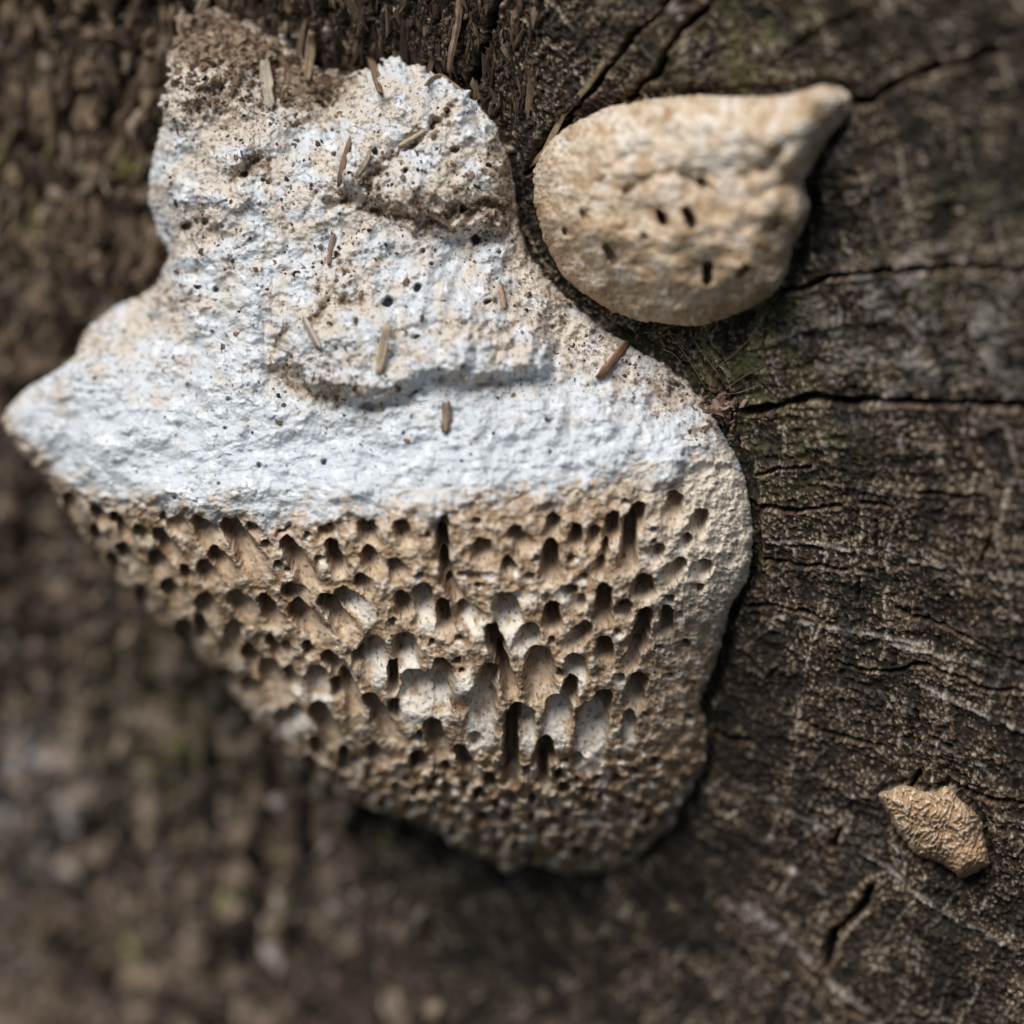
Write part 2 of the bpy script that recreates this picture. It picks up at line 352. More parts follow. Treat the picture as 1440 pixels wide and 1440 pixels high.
def finish(gx, gy, s, z, col, grad, centre, flank, up=None, rings=22):
    """visible face plus rounded flanks that run back and inwards to where the body grows out of the wood"""
    z = np.maximum(z, zwood(gx, gy)-.3)
    co = P(gx, gy, z)
    if up is not None: co[..., 2] += up
    ny, nx = s.shape; idx = np.arange(ny*nx).reshape(ny, nx)
    q = np.stack([idx[:-1, :-1], idx[1:, :-1], idx[1:, 1:], idx[:-1, 1:]], -1).reshape(-1, 4)
    q = q[(s > 0).ravel()[q].all(1)]
    # border edges of the face
    e = np.vstack([q[:, [0, 1]], q[:, [1, 2]], q[:, [2, 3]], q[:, [3, 0]]])
    key = e[:, 0].astype(np.int64)*(ny*nx)+e[:, 1]; rev = e[:, 1].astype(np.int64)*(ny*nx)+e[:, 0]
    e = e[~np.isin(key, rev)]
    bv, inv = np.unique(e, return_inverse=True); e = inv.reshape(e.shape)
    bx, by, bz, bs = gx.ravel()[bv], gy.ravel()[bv], z.ravel()[bv], s.ravel()[bv]
    cx = bx-bs*grad[0].ravel()[bv]; cy = by-bs*grad[1].ravel()[bv]
    L = np.clip(bz-zwood(cx, cy), .3, 40)
    A, B = [co.reshape(-1, 3)], [col.reshape(-1, 3)]; src = [np.arange(ny*nx)]; n = ny*nx; prev = bv; quads = [q]
    for k in range(rings+1):
        t = k/rings
        pull = .40*t**1.5*np.clip(L/13, .03, 1)
        x = cx+(centre[0]-cx)*pull; y = cy+(centre[1]-cy)*pull
        zz = bz-.03-(bz-zwood(x, y)+1.2)*t
        p = P(x, y, zz); o = P(cx+(cx-centre[0])*.01, cy+(cy-centre[1])*.01, zz)-P(cx, cy, zz); o /= np.linalg.norm(o, axis=1)[:, None]+1e-9
        u_c, v_c = (cx+cy*.6)*PXMM+zz*.35, (cy-cx*.6)*PXMM*.9+zz
        amp = np.clip(t*6, 0, 1)*np.clip(L/5, 0, 1)
        rough = (.45*fbm(u_c/1.6, v_c/1.6, 3, 401)-.55*ss(.5, .2, worley(u_c/1.1, v_c/1.3, 405)[0])-.1)*amp
        A.append(p+o*rough[:, None])
        f = ss(-.5, .5, fbm(u_c/.9, v_c/.9, 3, 411))[:, None]
        own = np.asarray(flank(bv)); B.append(own[:, 0]*(1-f)+own[:, 1]*f); src.append(bv)
        cur = n+np.arange(len(bv)); n += len(bv)
        quads.append(np.stack([prev[e[:, 1]], prev[e[:, 0]], cur[e[:, 0]], cur[e[:, 1]]], -1)); prev = cur
    a = np.vstack(A); c = np.vstack(B); src = np.concatenate(src); q = np.vstack(quads)
    fn = np.cross(a[q[:, 2]]-a[q[:, 0]], a[q[:, 3]]-a[q[:, 1]])
    vn = np.zeros_like(a)
    for i in range(4):
        for t in range(3): vn[:, t] += np.bincount(q[:, i], fn[:, t], len(a))
    vn /= np.linalg.norm(vn, axis=1)[:, None]+1e-12
    return a, q, vn, z, c, src
def part_mesh(name, co, q, vn, col):
    u, inv = np.unique(q, return_inverse=True)
    return raw_mesh(name, co.reshape(-1, 3)[u]*MM, inv.reshape(q.shape), vn[u], col.reshape(-1, 3)[u])
def idw(x, y, pts, vals, p=3):
    num = 0; den = 0
    for (a, b), v in zip(pts, vals):
        k = 1/(((x-a)**2+(y-b)**2)/1e4+.02)**(p/2); num = num+k*v; den = den+k
    return num/den

# ================================================================== the large bracket fungus
st = 1.3
gx, gy, s, grad = relief_grid(-10, 10, 1075, 1245, st, SD_BIG, 2.0, 4.)
def zw(x, y, o): return (x, y, float(zwood(np.array(float(x)), np.array(float(y))))+o)
ctrl = [zw(560,92,1.2), zw(655,140,1.3), zw(715,225,1.3), zw(740,345,1.2), zw(832,452,1.2), zw(930,512,1.0), zw(1002,582,1.0), zw(1055,710,.9), zw(1056,800,1.0), zw(1016,905,1.2), zw(992,1040,1.6), zw(945,1160,1.6), zw(840,1228,1.8), zw(470,110,1.6),zw(400,65,2.),
 (600,300,2.4),(480,230,1.4),(320,150,-.6),zw(262,30,4.),(235,110,-2.2),(225,250,-3.),(300,300,.2),(450,350,2.2),(600,470,4.),(450,480,2.7),(740,480,3.2),(300,450,-.3),
 (150,500,-4.5),(190,440,-7),(60,570,-6.5),(10,590,-8),(300,600,.6),(200,640,-1.8),(450,620,3.2),(600,620,5.2),(800,600,5.2),(950,610,3.8),(600,718,6.4),(450,728,4.0),(300,722,.8),(180,695,-2.5),(800,695,6.),(950,675,4.2),(1020,705,2.6),
 (600,850,4.2),(750,850,4.8),(900,850,3.6),(1000,850,.6),(450,850,1.4),(320,850,-3.),(220,800,-5.5),(130,740,-7),(600,1000,0),(750,1000,1.2),(900,1000,-.8),(450,1000,-4.5),(360,980,-8.5),(600,1120,-6.5),(750,1120,-4.5),(880,1100,-4.5),(700,1200,-11),(800,1190,-9.5),(500,1100,-9.5)]
z = tps(ctrl)(gx, gy)
edge_pts = [(5,590),(100,505),(225,390),(210,270),(245,40),(430,160),(590,95),(720,270),(830,450),(1000,580),(1058,750),(1015,905),(990,1050),(905,1197),(780,1223),(640,1190),(500,1128),(340,992),(180,832),(72,684)]
ew = idw(gx, gy, edge_pts, [30,30,30,34,14,12,18,20,22,18,16,18,22,30,44,50,56,60,56,36])
er = idw(gx, gy, edge_pts, [2.0,2.2,2.2,2.4,.6,.5,1.,1.1,1.0,.8,.8,.9,1.2,1.8,2.6,3.,3.4,3.6,3.4,2.2])
e = np.clip(1-s/ew, 0, 1)
z = z-er*(1-np.sqrt(np.clip(1-e*e, 0, 1)))
t_rim = gy-rim_y(gx)+17*noise(gx/58, gy/90, 101)+11*noise(gx/21, gy/30, 102)+3*noise(gx/6, gy/6, 103)
pore = ss(-4, 6, t_rim)               # 0 on the cap, 1 on the pore layer

# --- pores: (x0, y0, x1, y1, half width, depth mm), read off two enlargements of the photograph
A4 = [(330,285,365,345,34,2.2),(180,345,188,385,40,2.0),(295,410,300,450,25,2.2),(325,440,330,470,12,1.5),(495,225,490,300,27,2.6),(485,345,478,470,31,3.2),(598,265,590,335,20,3.),(678,270,668,335,21,2.6),
 (758,215,745,310,24,3.),(722,335,712,420,15,2.4),(705,420,675,455,22,1.8),(870,180,842,240,31,3.),(834,255,820,430,27,3.4),(1030,135,1008,225,34,2.4),(1145,205,1115,280,31,2.6),(1085,310,1050,375,18,1.6),(935,320,936,324,10,1.5),
 (955,360,915,390,26,1.6),(1052,425,1005,470,28,2.),(1165,430,1120,465,28,1.7),(893,505,893,548,35,3.2),(720,538,712,655,29,3.2),(575,530,535,560,22,1.4),(610,583,570,600,30,1.2),(490,612,490,695,29,3.2),
 (808,610,800,640,32,2.6),(1005,575,1003,585,18,1.6),(995,628,990,705,19,3.),(902,640,866,780,25,3.6),(862,790,820,870,22,2.2),(720,768,720,822,27,3.),(960,785,961,788,11,1.6),
 (290,625,312,725,60,1.5),(390,735,372,815,50,1.6),(636,700,560,790,28,2.),(590,858,600,930,40,1.7),(430,850,445,1010,56,2.2),(222,715,262,830,26,3.4),(262,830,312,980,22,3.2),(572,950,560,1015,27,3.4),(520,1060,508,1180,58,1.3),
 (720,1010,702,1055,33,3.),(672,1100,655,1275,66,1.3),(870,935,842,1050,34,2.6),(830,1090,828,1215,24,1.4),(340,1055,315,1110,24,3.2),(310,1110,312,1370,25,3.8),(378,1090,382,1220,34,1.3),(465,1215,455,1270,32,3.4),(450,1285,450,1375,18,3.),
 (215,905,190,1000,40,2.2),(190,1010,165,1190,62,1.2),(85,1240,140,1345,24,2.8),(20,1310,22,1325,18,2.8),(150,1190,165,1212,26,1.4),(215,1370,220,1385,24,2.6),(600,1280,605,1295,24,1.8),(770,1360,772,1370,19,2.),(540,1400,545,1412,20,2.),(630,1420,635,1426,20,2.2),
 (5,228,10,265,26,2.8),(8,285,14,380,23,3.4),(18,405,32,505,24,3.2),(40,520,95,610,22,2.2),(8,600,25,710,25,3.),(85,465,230,475,10,1.0),(270,562,400,566,18,1.),(105,635,165,690,45,1.2),(0,870,10,960,34,2.4),(0,960,5,1090,40,1.2),(930,1380,935,1392,20,1.5),(845,1330,850,1340,15,1.5)]
A3 = [(1035,200,1045,285,37,2.4),(1195,200,1215,285,30,2.6),(840,190,855,240,30,2.6),(868,285,910,405,27,3.2),(645,195,660,235,32,2.),(672,285,785,480,34,2.6),(505,200,525,235,26,1.8),(405,200,540,400,44,2.4),(280,190,340,270,44,1.9),(335,325,410,410,28,1.9),(120,150,195,225,36,1.7),
 (1045,335,1080,400,38,2.2),(1160,378,1182,412,30,2.),(1005,450,1045,495,28,1.8),(925,525,1030,600,40,1.7),(1195,530,1208,595,33,2.8),(1292,510,1312,655,42,1.7),(845,545,965,690,32,2.8),(680,495,745,525,34,1.8),(560,540,625,650,28,2.6),(715,585,830,710,40,2.),(430,535,505,605,36,1.8),
 (285,390,325,450,28,1.8),(285,555,315,645,42,1.3),(425,670,400,830,38,1.3),(265,640,300,725,26,1.9),(485,775,545,860,28,2.4),(660,755,668,780,20,2.6),(760,750,775,780,20,2.6),(590,720,645,805,22,2.),(855,805,945,900,30,2.6),(935,900,990,1060,28,2.8),(1000,795,1010,815,26,2.8),
 (1060,775,1085,880,62,1.4),(1152,840,1160,955,18,3.2),(1210,748,1225,865,52,1.5),(1380,858,1392,905,38,2.2),(1250,930,1240,1050,66,1.1),(1350,930,1345,1050,66,1.1),(1155,1025,1160,1085,23,2.8),(800,890,835,1005,46,1.3),(888,925,905,985,23,2.8),(580,865,650,1000,48,1.8),
 (705,1060,735,1110,36,1.2),(490,930,510,1000,36,1.2),(810,1045,910,1230,40,2.),(928,1240,932,1305,22,3.2),(1050,1000,1185,1210,34,2.),(1335,1125,1385,1265,36,2.8),(1265,1270,1280,1295,36,2.8),(1390,1305,1392,1318,15,2.4),(190,670,260,810,36,1.8),(120,480,180,560,32,1.5),(60,340,110,420,32,1.5),(380,900,440,990,40,1.4),(640,1080,680,1150,36,1.5),(1060,1230,1110,1290,30,1.8)]
PORES = [(620+a/3.13, 660+b/3.13, 620+x/3.13, 660+y/3.13, w_/3.13, d) for a, b, x, y, w_, d in A4]
PORES += [(200+a/3.27, 680+b/3.27, 200+x/3.27, 680+y/3.27, w_/3.27, d) for a, b, x, y, w_, d in A3]
occ_pts = []
for a, b, x, y, w_, d in PORES:
    L = max(math.hypot(x-a, y-b), 1); n = int(L//6)+1
    for k in range(n+1): occ_pts.append((a+(x-a)*k/n, b+(y-b)*k/n, w_))
tries = 0
while tries < 6000:                   # the many small ones between and below them
    tries += 1
    x = random.uniform(50, 1000); y = random.uniform(690, 1225)
    sdv = float(SD_BIG(np.array(x), np.array(y)))
    if y < rim_y(x)+16 or sdv < 9 or x > 985: continue
    if x > 900 and y > 960 and random.random() < .8: continue
    if x > 940 and random.random() < .6: continue
    low = y > 1075-.12*(x-700)**2/1000 and x > 480
    side = sdv < 130 and x < 560
    if low: w_, L, ang, d = random.uniform(4, 7.5), random.uniform(2, 11), random.gauss(10, 35), random.uniform(.9, 1.9)
    elif side: w_, L, ang, d = random.uniform(4.5, 7.5), random.uniform(18, 52), random.gauss(57, 6), random.uniform(1.3, 2.4)
    elif random.random() < .12: w_, L, ang, d = random.uniform(3, 5.5), random.uniform(1, 10), random.gauss(85, 25), random.uniform(.8, 1.74)
    else: continue
    ca, sa = math.cos(R(ang)), math.sin(R(ang)); ok = True
    for k in (0, .33, .66, 1):
        cx, cy = x+ca*L*k, y+sa*L*k
        for (ox, oy, ow) in occ_pts:
            if abs(ox-cx) < 40 and abs(oy-cy) < 40 and math.hypot(ox-cx, oy-cy) < ow+w_+4.5: ok = False; break
        if not ok: break
    if not ok: continue
    PORES.append((x, y, x+ca*L, y+sa*L, w_, d))
    for k in (0, .25, .5, .75, 1): occ_pts.append((x+ca*L*k, y+sa*L*k, w_))
qx = gx+2.2*noise(gx/14, gy/14, 111)+1.1*noise(gx/5, gy/5, 112); qy = gy+2.2*noise(gx/14, gy/14, 113)+1.1*noise(gx/5, gy/5, 114)
disp = np.zeros_like(z); inner = np.zeros_like(z); cup = np.zeros_like(z)
def cut_pore(x0, y0, x1, y1, w_, d):
    pad = w_+8
    i0 = max(int((min(x0, x1)-pad-gx[0, 0])/st), 0); i1 = int((max(x0, x1)+pad-gx[0, 0])/st)+1
    j0 = max(int((min(y0, y1)-pad-gy[0, 0])/st), 0); j1 = int((max(y0, y1)+pad-gy[0, 0])/st)+1
    sl = np.s_[j0:j1, i0:i1]; X, Y = qx[sl], qy[sl]
    L = math.hypot(x1-x0, y1-y0)+1e-6
    dd, t = seg_dist(X, Y, (x0, y0), (x1, y1))
    tt = ((X-x0)*(x1-x0)+(Y-y0)*(y1-y0))/L            # along the pore, px
    wl = w_*(1+.12*t)
    sf_ = random.uniform(.85, 1.25)
    mwall = ss(wl*(1.12+.2*t)*sf_**.5+1.5+2.*t, wl*.55/sf_-1.0, dd)
    ft = np.clip((tt+w_*.5)/(L+w_*1.4), 0, 1)
    if d >= 2.9: floor = 2.0*d*(1-.9*ft**2)            # long slits stay deep
    elif d > 1.75: floor = 2.0*d*np.maximum((1-ft)**1.2, .05)
    else: floor = 2.7*d*np.maximum((1-ft)**1.9, .04)   # open scoops: deep under the upper lip, running out below
    disp[sl] = np.maximum(disp[sl], mwall*floor)
    inner[sl] = np.maximum(inner[sl], mwall)
    if d < 1.75 and x0 > 380: cup[sl] = np.maximum(cup[sl], mwall)
for p in PORES: cut_pore(*p)
nub = np.exp(-(((gx-655)/16)**2+((gy-966)/21)**2)**2)
keepn = pore*(1-nub); disp *= keepn; inner *= keepn; cup *= keepn
# relief of the ridges between the pores, the nub, and the crust of the cap
grain = fbm(gx/7, gy/7, 3, 121, .6); med = fbm(gx/22, gy/22, 3, 125); wide = fbm(gx/75, gy/75, 3, 128)
z = z-disp
bw1, bw2, _ = worley((gx+6*med)/21, (gy+4*med)/15, 133)
z = z+pore*ss(1030, 1110, gy+.05*np.abs(gx-720))*ss(330, 560, gx)*1.15*(ss(.75, .1, bw1)-.5)
z = z+pore*(1-inner)*(.10*grain+.30*med)+pore*inner*(.06*grain+.12*med)
nr = np.hypot((gx-655)/17, (gy-962)/22)
z = z-1.3*np.exp(-((nr-1.45)/.38)**2)*ss(-.9, .1, (gy-962)/30)*(1-inner)
z = z+1.2*nub*np.sqrt(np.clip(1-(((gx-655)/22)**2+((gy-966)/28)**2), 0, 1))
lines = fbm(gx/260+.4*wide, (gy+.06*(gx-500)+14*wide)/11, 3, 131)       # faint growth zones along the margin
cap = 1-pore
zone = ss(520, 620, gy+.18*np.abs(gx-520))
cl1, _, cli = worley((gx+5*med)/17, (gy+5*med)/14, 137)
zc = .065*grain+(.26-.12*zone)*med+.75*wide+.16*ss(.6, .1, cl1)*ss(.55, .8, cli)+.085*zone*lines+.14*ss(.35, .8, med)*ss(-.2, .5, wide)
LOBE = smooth_poly([(380,452),(388,500),(432,546),(505,563),(580,546),(690,532),(760,520),(778,470),(735,430),(700,380),(640,350),(560,340),(480,350),(430,390)], 4)
KNOB = smooth_poly([(480,125),(545,95),(600,100),(650,140),(700,200),(722,270),(705,322),(620,332),(540,300),(478,262),(466,190)], 4)
SDL = Field(lambda x, y: poly_sd(x, y, LOBE), 200, 200, 950, 720, 4); SDK = Field(lambda x, y: poly_sd(x, y, KNOB), 300, 20, 850, 470, 4)
sl_ = SDL(gx, gy)+9*noise(gx/34, gy/34, 141)+4*noise(gx/11, gy/11, 142); sk_ = SDK(gx, gy)+10*noise(gx/30, gy/30, 143)+4*noise(gx/10, gy/10, 144)
zc = zc+1.7*ss(-7, 22, sl_)*ss(360, 470, gy)-.35*np.exp(-((sl_+8)/9)**2)*ss(380, 470, gy)
zc = zc+1.3*ss(-8, 26, sk_)-.4*np.exp(-((sk_+6)/10)**2)
def stroke(pts, wd, amp):
    d = line_dist(gx+9*noise(gx/24, gy/24, 151)+4*noise(gx/8, gy/8, 153), gy+9*noise(gx/24, gy/24, 152)+4*noise(gx/8, gy/8, 154), np.array(pts, float)); return amp*np.exp(-(d/wd)**2)*ss(-.75, .1, noise(gx/19, gy/19, 155))
furrow = np.maximum.reduce([stroke([(515,262),(545,225),(580,200),(625,165),(645,150)], 7, 1.), stroke([(455,275),(500,290),(560,300),(610,318)], 9, .9), stroke([(610,318),(650,298),(700,290)], 10, .8), stroke([(395,520),(430,555),(520,575),(600,558)], 9, .7),
    stroke([(330,250),(350,235),(375,222)], 8, .8), stroke([(440,445),(470,425),(500,420)], 10, .8), stroke([(700,500),(770,470),(850,465)], 9, .5), stroke([(560,470),(640,455),(720,462)], 10, .45), stroke([(420,540),(395,490),(400,455)], 8, .7)])
zc = zc-1.1*furrow
hole = np.zeros_like(z)
for hx, hy, hr, hd in [(668,337,8,2.2),(547,425,8.5,2.0),(587,405,6.5,1.6),(652,293,6,1.4),(640,210,5,1.),(628,155,4,1.),(536,480,4,.9),(686,425,4,1.),(345,245,6,1.2),(474,360,4,.8),(303,408,4.5,1.),(288,312,6,1.),(262,318,7,1.),(455,650,5,.9),(365,655,4,.8),(322,562,4,.7),(247,700,4,.8),(570,240,4.5,1.1)]+[(random.uniform(130, 980), random.uniform(130, 700), random.uniform(1.6, 3.2), random.uniform(.4, .9)) for _ in range(25)]:
    i0 = int((hx-14-gx[0, 0])/st); j0 = int((hy-14-gy[0, 0])/st); n = int(28/st); i0 = max(i0, 0); j0 = max(j0, 0)
    sl = np.s_[j0:j0+n, i0:i0+n]
    d = np.hypot((qx[sl]-hx)*random.uniform(.8, 1.1), qy[sl]-hy)
    hole[sl] = np.maximum(hole[sl], hd*ss(hr*1.15, hr*.55, d))
zc = zc-hole
z = z+cap*zc*ss(0, 12, s)
z = z-.35*np.exp(-(t_rim/6)**2)*ss(-.2, .5, noise(gx/18, gy/18, 161))
# --- colour of the flesh
dirt = np.zeros_like(z)
for dx, dy, rx, ry, a in [(300,140,95,70,.95),(280,40,110,62,1.6),(430,105,75,58,1.6),(350,70,80,45,1.4),(420,150,60,40,.8),(500,250,60,40,.6),(610,290,110,40,.95),(700,290,45,60,.9),(560,150,60,50,.5),(640,230,60,60,.45),(280,320,50,40,.75),(360,235,40,30,.8),(480,400,50,60,.55),(470,540,90,35,.7),(760,420,70,50,.65),(840,490,80,35,.7),(940,550,70,45,.85),(1000,610,40,50,.8),(680,470,90,40,.35),(430,300,70,60,.35),(540,520,60,30,.3),(230,420,35,60,.7),(130,470,60,50,.55),(700,540,50,18,.5),(1010,690,40,40,.4),(705,220,35,70,.9),(740,360,30,60,.8),(520,190,40,60,.6),(300,230,60,60,.5),(240,250,25,80,.35),(320,250,120,100,.3),(60,560,40,40,.3),(440,450,50,25,.6)]:
    dirt = np.maximum(dirt, a*np.exp(-(((gx-dx)/rx)**2+((gy-dy)/ry)**2)))
dn = fbm(gx/12, gy/12, 4, 171, .65)
spot = ss(.85, 1.05, fbm(gx/7, gy/7, 2, 175)+.3*dirt)
flk = fbm(gx/8, gy/8, 3, 177, .7)
dm = np.maximum(ss(.45, .95, dirt*.85+.5*dn+.55*furrow), .85*ss(.62, .9, flk+.5*dirt+.17)*ss(640, 520, gy))
ccap = np.zeros(z.shape+(3,), np.float32)+np.array((.60, .635, .665), np.float32)
ccap = cmix(ccap, (.76, .785, .80), ss(.1, .7, fbm(gx/18, gy/18, 4, 183)+.25*wide))
ccap = cmix(ccap, (.60, .51, .40), ss(.05, .75, .5*fbm(gx/34, gy/34, 4, 181)+.65*dirt+.5*furrow+.24*ss(620, 480, gy)+.75*ss(-52, 0, t_rim)*ss(-.4, .4, dn)-.15*ss(540, 620, gy)*ss(-40, -70, t_rim))*.8)
ccap = cmix(ccap, (.27, .195, .135), dm*.88)
ccap = cmix(ccap, (.10, .07, .05), ss(.5, .9, dm*.6+.6*fbm(gx/5, gy/5, 3, 185))*dm*.8)
ccap = cmix(ccap, (.16, .11, .075), spot*.8)
cp = np.zeros(z.shape+(3,), np.float32)+np.array((.43, .305, .195), np.float32)
cp = cmix(cp, (.68, .57, .445), ss(-.3, .65, med+.4*grain))
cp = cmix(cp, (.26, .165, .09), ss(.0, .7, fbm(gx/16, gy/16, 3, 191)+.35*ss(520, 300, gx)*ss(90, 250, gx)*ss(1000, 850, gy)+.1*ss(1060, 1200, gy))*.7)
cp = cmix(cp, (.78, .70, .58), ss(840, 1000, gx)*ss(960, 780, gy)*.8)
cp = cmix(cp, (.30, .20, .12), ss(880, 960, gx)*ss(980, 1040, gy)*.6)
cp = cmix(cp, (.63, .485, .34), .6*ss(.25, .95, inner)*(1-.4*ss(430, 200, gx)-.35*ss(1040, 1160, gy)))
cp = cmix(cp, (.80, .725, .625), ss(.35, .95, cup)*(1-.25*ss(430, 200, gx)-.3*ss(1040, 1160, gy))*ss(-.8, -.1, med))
cp = cmix(cp, (.82, .76, .67), .9*nub)
cp = cmix(cp, (.08, .055, .035), ss(.62, .78, fbm(gx/5.5, gy/5.5, 2, 195))*.75)
porec = ss(-30, 16, t_rim+17*dn+10*med)
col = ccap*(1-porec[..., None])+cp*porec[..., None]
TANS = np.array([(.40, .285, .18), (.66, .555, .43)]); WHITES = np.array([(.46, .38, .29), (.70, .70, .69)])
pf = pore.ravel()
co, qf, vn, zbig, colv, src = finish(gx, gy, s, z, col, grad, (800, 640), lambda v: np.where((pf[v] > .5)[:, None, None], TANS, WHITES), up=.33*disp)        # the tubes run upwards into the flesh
big = empty('bracket_fungus', P(np.array(880.), np.array(640.), zwood(np.array(880.), np.array(640.))))
tag(big, 'large white bracket fungus with a tan honeycomb of pores below its rim', 'fungus')
isp = (pf[src][qf].mean(1) > .5)
place(obj('cap', part_mesh('cap', co, qf[~isp], vn, colv), MAT_CAP), big)['label'] = 'chalky white upper crust sprinkled with brown dirt'
place(obj('pore_surface', part_mesh('pore_surface', co, qf[isp], vn, colv), MAT_PORE), big)['label'] = 'tan underside riddled with deep oblong pores'
BIGS = (gx[0, 0], gy[0, 0], st, zbig, s)
def surf_z(x, y):
    x0, y0, d, a, sd = BIGS
    i = np.clip(((np.asarray(x)-x0)/d).astype(int), 0, a.shape[1]-1); j = np.clip(((np.asarray(y)-y0)/d).astype(int), 0, a.shape[0]-1)
    return np.where(sd[j, i] > 2, a[j, i], zwood(np.asarray(x, float), np.asarray(y, float))+wood_h(x, y)*1.15)

# ================================================================== the rounded fungus beside it
st2 = 1.5
gx, gy, s, grad = relief_grid(735, 105, 1210, 472, st2, SD_SMALL, 1.6)
zb = zwood(gx, gy)
R0 = 78.
e = np.clip(1-s/R0, 0, 1); dome = np.sqrt(np.clip(1-e**2.0, 0, 1))
def blur(a, k):
    for ax_ in (0, 1):
        for _ in range(2):
            p = np.concatenate([np.repeat(a.take([0], ax_), k+1, ax_), a, np.repeat(a.take([-1], ax_), k, ax_)], ax_); cs = np.cumsum(p, ax_)
            n_ = a.shape[ax_]; a = (cs.take(range(2*k+1, 2*k+1+n_), ax_)-cs.take(range(0, n_), ax_))/(2*k+1)
    return a
dome = mix(dome, blur(dome, 14), ss(6, 40, s))
z = zb+.5+5.4*dome*ss(1200, 1080, gx)**.5+1.3*ss(0, 20, s)*ss(1080, 1150, gx)
z = z+1.2*np.exp(-(((gx-900)/110)**2+((gy-330)/80)**2))
med = fbm(gx/26, gy/26, 3, 221); grain = fbm(gx/8, gy/8, 3, 225, .6); wide = fbm(gx/70, gy/70, 2, 228)
z = z+(.11*grain+.20*med+.45*wide)*ss(0, 14, s)
qx = gx+2*noise(gx/12, gy/12, 231); qy = gy+2*noise(gx/12, gy/12, 232)
inner = np.zeros_like(z)
for x0, y0, x1, y1, w_, d in [(928,300,933,312,6.5,1.8),(966,298,974,318,7,2.),(996,374,994,394,7.5,2.2),(853,348,864,368,6,1.),(1050,378,1040,386,7,.9),(1092,316,1080,324,8,.7),(985,255,1002,268,6,.8),(795,325,800,330,5,.6),(820,300,826,312,5,.5),(905,330,910,336,4,.5),(1090,215,1075,235,9,.5),(880,270,890,262,6,.4),(960,245,985,258,5,.5)]:
    dd, t = seg_dist(qx, qy, (x0, y0), (x1, y1)); m_ = ss(w_*1.15, w_*.6, dd); z = z-1.9*d*m_*(1-.4*t); inner = np.maximum(inner, m_*min(d, 1))
for pts, wd, am in [([(840,265),(860,235),(890,215)], 6, .35), ([(1000,250),(960,240),(900,255)], 8, .4), ([(1110,200),(1075,235),(1040,250)], 9, .5), ([(1130,255),(1090,262),(1060,280)], 7, .4)]:
    z = z-am*np.exp(-(line_dist(qx, qy, np.array(pts, float))/wd)**2)
col = np.zeros(z.shape+(3,), np.float32)+np.array((.67, .55, .41), np.float32)
col = cmix(col, (.42, .27, .14), ss(-.3, .6, fbm(gx/34, gy/34, 4, 241)+.5*ss(200, 400, gy)-.12)*.7)
col = cmix(col, (.78, .72, .64), ss(.0, .6, fbm(gx/36, gy/36, 4, 245)*.7+.6*np.exp(-(((gx-990)/150)**2+((gy-205)/55)**2))-.15)*.85)
col = cmix(col, (.34, .21, .11), ss(.25, .65, fbm(gx/15, gy/15, 3, 247))*.6)
col = cmix(col, (.42, .29, .17), ss(.1, .6, grain)*.45)
col = cmix(col, (.72, .63, .51), ss(.15, .7, fbm(gx/10, gy/10, 3, 243))*.4)
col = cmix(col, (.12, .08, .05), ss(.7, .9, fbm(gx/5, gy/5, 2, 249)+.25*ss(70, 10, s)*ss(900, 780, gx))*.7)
co, qf, vn, zs, colv, src = finish(gx, gy, s, z, col, grad, (960, 290), lambda v: np.broadcast_to(np.array([(.50, .37, .235), (.70, .61, .48)]), (len(v), 2, 3)))
sf = obj('rounded_fungus', part_mesh('rounded_fungus', co, qf, vn, colv), MAT_SMALL)
tag(sf, 'smooth rounded cream fungus with few pinholes and a knobbed tip', 'fungus')

# ================================================================== the tiny wrinkled crust
st3 = .9
gx, gy, s, grad = relief_grid(1225, 1092, 1405, 1248, st3, SD_TINY, 1.5)
e = np.clip(1-s/34, 0, 1)
z = zwood(gx, gy)+.6+2.0*np.sqrt(np.clip(1-e*e, 0, 1))+.4*fbm(gx/40, gy/40, 2, 301)
wv = noise((gx*.93+gy*.36)/5.2+1.1*noise(gx/24, gy/24, 303), (gy*.93-gx*.36)/9+.8*noise(gx/20, gy/20, 304), 305)
wr = ss(-.35, .35, wv)
fade = ss(1.15, .75, (gx-1230)/160*.5+(gy-1100)/130*.75)
z = z+(.26*wr*(.25+.75*fade)+.11*fbm(gx/5, gy/5, 3, 306))*ss(0, 6, s)
col = np.zeros(z.shape+(3,), np.float32)+np.array((.42, .28, .165), np.float32)
col = cmix(col, (.68, .58, .46), wr*fade*ss(-.6, .3, fbm(gx/6, gy/6, 2, 309)))
col = cmix(col, (.36, .22, .11), ss(-.1, .5, fbm(gx/14, gy/14, 3, 308))*.6)
co, qf, vn, zt, colv, src = finish(gx, gy, s, z, col, grad, (1315, 1168), lambda v: np.broadcast_to(np.array([(.36, .235, .135), (.56, .43, .30)]), (len(v), 2, 3)))
tf = obj('crust_fungus', part_mesh('crust_fungus', co, qf, vn, colv), MAT_SMALL)
tag(tf, 'tiny tan crust fungus with a wrinkled surface alone on dark wood', 'fungus')

